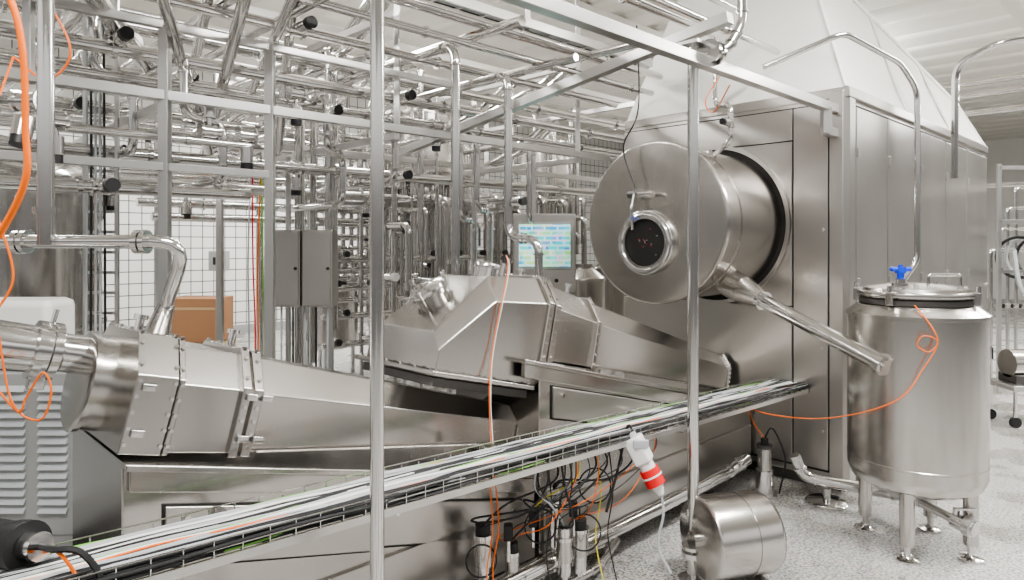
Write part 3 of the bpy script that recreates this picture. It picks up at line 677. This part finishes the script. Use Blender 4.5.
# ---------------------------------------------------------------- motor and floor pipes
mc=V((1.34,4.18,.29)); MA=V((1,.30,0)).normalized(); MP=V((-MA.y,MA.x,0))
m=MB('drive_motor')
m.lathe([(.02,-.23),(.10,-.23),(.225,-.215),(.245,-.19),(.245,.05),(.249,.05),(.249,.065),(.245,.065),(.245,.20),(.232,.23),(.19,.25),(.02,.255)],mc,MA,S_TANK,56)
m.cyl(mc-MA*.23,mc-MA*.27,.05,S_PIPE)
for k in (-.1,.15): m.box(mc+MA*k-Z*.265,(.07,.3,.05),S_FRAME,(MA,MP,Z),.006)
m.obj()
m=MB('floor_drain_pipe')
m.tube([L(-4.0,-.22,.22),L(-.5,-.14,.22),L(-.35,-.2,.3)],.05,S_PIPE,bend=.1,seg=20)
for s in (-3,-1.2): m.cyl(L(s,-.19,.0),L(s,-.19,.22),.025,S_FRAME)
m.tube([L(-.25,-.55,.38),L(-.2,-.6,.2),L(.0,-1.1,.17),L(-.1,-1.45,.22),L(-.1,-1.5,.36)],.045,S_PIPE,bend=.12,seg=20)
m.obj()
m=MB('machine_foot_plate')
m.lathe([(.16,.0),(.16,.015),(.14,.03),(.03,.04),(.03,.12)],(2.52,5.45,0),Z,S_PIPE,36); m.obj()
m=MB('dosing_pump')
q=V((2.08,5.6,.12)); m.cyl(q-Z*.12,q-Z*.1,.1,S_FRAME); m.cyl(q-Z*.1,q+Z*.1,.07,S_PIPE); m.cyl(q+Z*.1,q+Z*.28,.055,S_TANK); m.cyl(q+Z*.28,q+Z*.31,.065,S_DARK); m.cyl(q+Z*.31,q+Z*.36,.03,BLACK)
m.cable([q+Z*.36,q+V((.05,-.05,.45)),q+V((.15,-.05,.2)),q+V((.1,-.05,-.08))],.008,BLACK)
m.cable([q+Z*.36,q+V((-.12,-.1,.5)),q+V((-.14,.0,.62)),q+V((-.12,0,.72))],.005,ORANGE)
m.obj()
m=MB('pneumatic_valve_cluster')
def act(p,h=.16,r=.04,cap=S_PIPE):
    p=V(p); m.cyl(p-Z*h,p-Z*.02,r*.8,S_PIPE); m.cyl(p-Z*.02,p+Z*h,r,S_TANK,seg=24); m.cyl(p+Z*h,p+Z*(h+.02),r*1.1,S_PIPE); m.cyl(p+Z*(h+.02),p+Z*(h+.07),r*.8,cap)
    m.cyl(p-Z*h,V((p.x,p.y,max(.1,p.z-h-.15))),.02,S_PIPE)
act((-.158,3.68,.36),.13,.05,BLACK); act((.245,4.03,.42),.13,.045,WHITE); act((.40,4.05,.25),.12,.055,BLACK); act((.30,3.9,.28),.1,.045,S_PIPE); act((.0,3.78,.25),.1,.04,BLACK)
for p in ((.12,3.9,.5),(.36,4.0,.52),(-.02,3.72,.5)): m.box(p,(.05,.05,.09),BLACK,None,.008); m.cyl(V(p)-Z*.045,V(p)-Z*.16,.012,S_PIPE)
m.tube([L(-3.6,-.13,.13),L(-2.2,-.13,.13)],.03,S_PIPE)
m.tube([L(-3.5,-.25,.08),L(-2.4,-.25,.08),L(-2.0,-.1,.08)],.025,S_PIPE)
rq=random.Random(11)
anch=[V((-.158,3.68,.56)),V((.245,4.03,.62)),V((.40,4.05,.44)),V((.0,3.78,.42)),V((.30,3.9,.45)),V((.12,3.9,.55))]
cc=[BLACK,BLACK,ORANGE,BLACK,LGREY,BLACK,BLACK,BLACK,ORANGE,BLACK,BLACK,YELLOW,BLACK]
for k in range(24):
    a=anch[k%6]; s=-3.2+rq.uniform(0,1.2); top=L(s,-.44+rq.uniform(-.03,.05),zt(s)-.01)
    mid=(a+top)/2+V((rq.uniform(-.07,.07),-.08-rq.uniform(0,.05),rq.uniform(-.14,.0)))
    m.cable([top,top-Z*.14+V((rq.uniform(-.02,.02),0,0)),mid,a+V((rq.uniform(-.06,.06),-.05,rq.uniform(.0,.1))),a],rq.choice([.003,.004,.006]) if cc[k%13]!=ORANGE else .003,cc[k%13])
for (dx,c) in ((0,ORANGE),(.03,ORANGE),(.32,BLACK),(.62,YELLOW),(.70,BLACK)):
    m.cable([V((-.12+dx,3.55+dx*.75,.86)),V((-.10+dx,3.52+dx*.75,.6)),V((-.13+dx,3.52+dx*.75,.35)),V((-.08+dx,3.5+dx*.75,.08))],.004,c)
for k,(x,y,z,rad) in enumerate(((-.16,3.55,.42,.08),(.16,3.8,.5,.09),(.42,3.95,.4,.1),(.5,4.1,.62,.1))):
    m.torus((x,y,z),V((.2,-1,.2)),rad,.005,[BLACK,BLACK,BLACK,BLACK][k],28,6)
m.obj()
m=MB('power_plug_connector')
q=V((.75,4.02,.86)); d=V((.10,-.04,-.2)).normalized(); u,v=basis(d)
m.box(q,(.12,.10,.16),WHITE,(u,v,d),.015); m.box(q-v*.0+V((0,-.06,.05)),(.09,.02,.05),LGREY,None,.006)
m.cyl(q+d*.08,q+d*.12,.045,WHITE); m.cyl(q+d*.12,q+d*.22,.058,RED,seg=24); m.cyl(q+d*.16,q+d*.17,.061,WHITE,seg=24); m.cyl(q+d*.22,q+d*.28,.04,WHITE,.018)
e=q+d*.28
m.cable([e,e+V((.01,0,-.12)),e+V((-.02,0,-.3)),e+V((.05,-.02,-.45))],.008,LGREY)
m.cable([q+V((-.03,0,.1)),q+V((-.06,.05,.12)),q+V((-.12,.0,-.1)),q+V((-.2,-.05,-.35))],.008,BLACK)
m.cyl(q-d*.08,q-d*.11,.03,LGREY)
m.obj()
m=MB('cable_connector')
k=V((0,0,.10))
m.cyl(V((-1.75,2.28,.98))+k,V((-1.60,2.2,1.0))+k,.07,BLACK,seg=24); m.cyl(V((-1.60,2.2,1.0))+k,V((-1.55,2.18,1.005))+k,.078,BLACK,seg=24); m.cyl(V((-1.55,2.18,1.005))+k,V((-1.50,2.165,1.01))+k,.045,S_PIPE,seg=24)
m.cable([V((-1.50,2.165,1.01))+k,(-1.42,2.1,1.13),(-1.33,2.1,1.12),(-1.27,2.1,1.03),(-1.32,2.1,.93),(-1.42,2.1,.9)],.010,BLACK)
m.cable([(-1.48,2.15,1.10),(-1.40,2.1,1.12),(-1.34,2.1,1.02),(-1.40,2.1,.9)],.006,ORANGE)
m.cable([(-1.9,2.4,1.0),(-1.8,2.4,.85),(-1.6,2.3,.8),(-1.3,2.2,.75)],.015,S_DARK)
m.obj()

# ---------------------------------------------------------------- right background
m=MB('hose_rack')
bx=V((6.8,9.5,0))
for k in (0,1): m.sq(bx+V((k*.9,0,0)),bx+V((k*.9,0,3.2)),.05,S_FRAME)
for z in (.5,1.7,2.4,3.15): m.sq(bx+V((0,0,z)),bx+V((.9,0,z)),.05,S_FRAME)
for k in range(4):
    c=bx+V((.2+k*.14,-.1,1.9)); m.torus(c,V((1,.5,0)),.28,.022,[BLACK,LGREY,BLACK,S_PIPE][k],32)
m.cable([bx+V((.1,-.15,2.0)),bx+V((.15,-.2,1.5)),bx+V((.4,-.2,1.1)),bx+V((.2,-.3,.6)),bx+V((.5,-.4,.05))],.03,LGREY)
for k in range(4): m.tube([bx+V((.1+k*.12,.3,.1)),bx+V((.1+k*.12,.3,2.0+k*.3)),bx+V((1.8,.3,2.0+k*.3))],.025,S_PIPE); m.valve(bx+V((.1+k*.12,.3,1.2)),Z,.025,S_PIPE,up=-B)
m.obj()
m=MB('pump_trolley')
q=V((5.95,7.9,0)); m.box(q+Z*.45,(.6,.5,.06),S_FRAME,None,.01); m.cyl(q+V((-.2,0,.7)),q+V((.3,0,.7)),.16,S_TANK,seg=32)
m.box(q+V((0,0,.53)),(.4,.3,.1),S_DARK,None,.01)
for a in (-.25,.25):
    for b in (-.2,.2): m.cyl(q+V((a,b,0.06)),q+V((a,b,.45)),.02,S_PIPE); m.cyl(q+V((a,b-.02,.06)),q+V((a,b+.02,.06)),.06,BLACK)
m.obj()

# ---------------------------------------------------------------- camera
cd=bpy.data.cameras.new('camera'); cd.sensor_width=36; cd.lens=680/1024*36; cd.shift_y=-45/1024; cd.clip_end=200
co=bpy.data.objects.new('camera',cd); bpy.context.collection.objects.link(co); co.location=(0,0,2.07); co.rotation_euler=(math.pi/2,0,0)
bpy.context.scene.camera=co
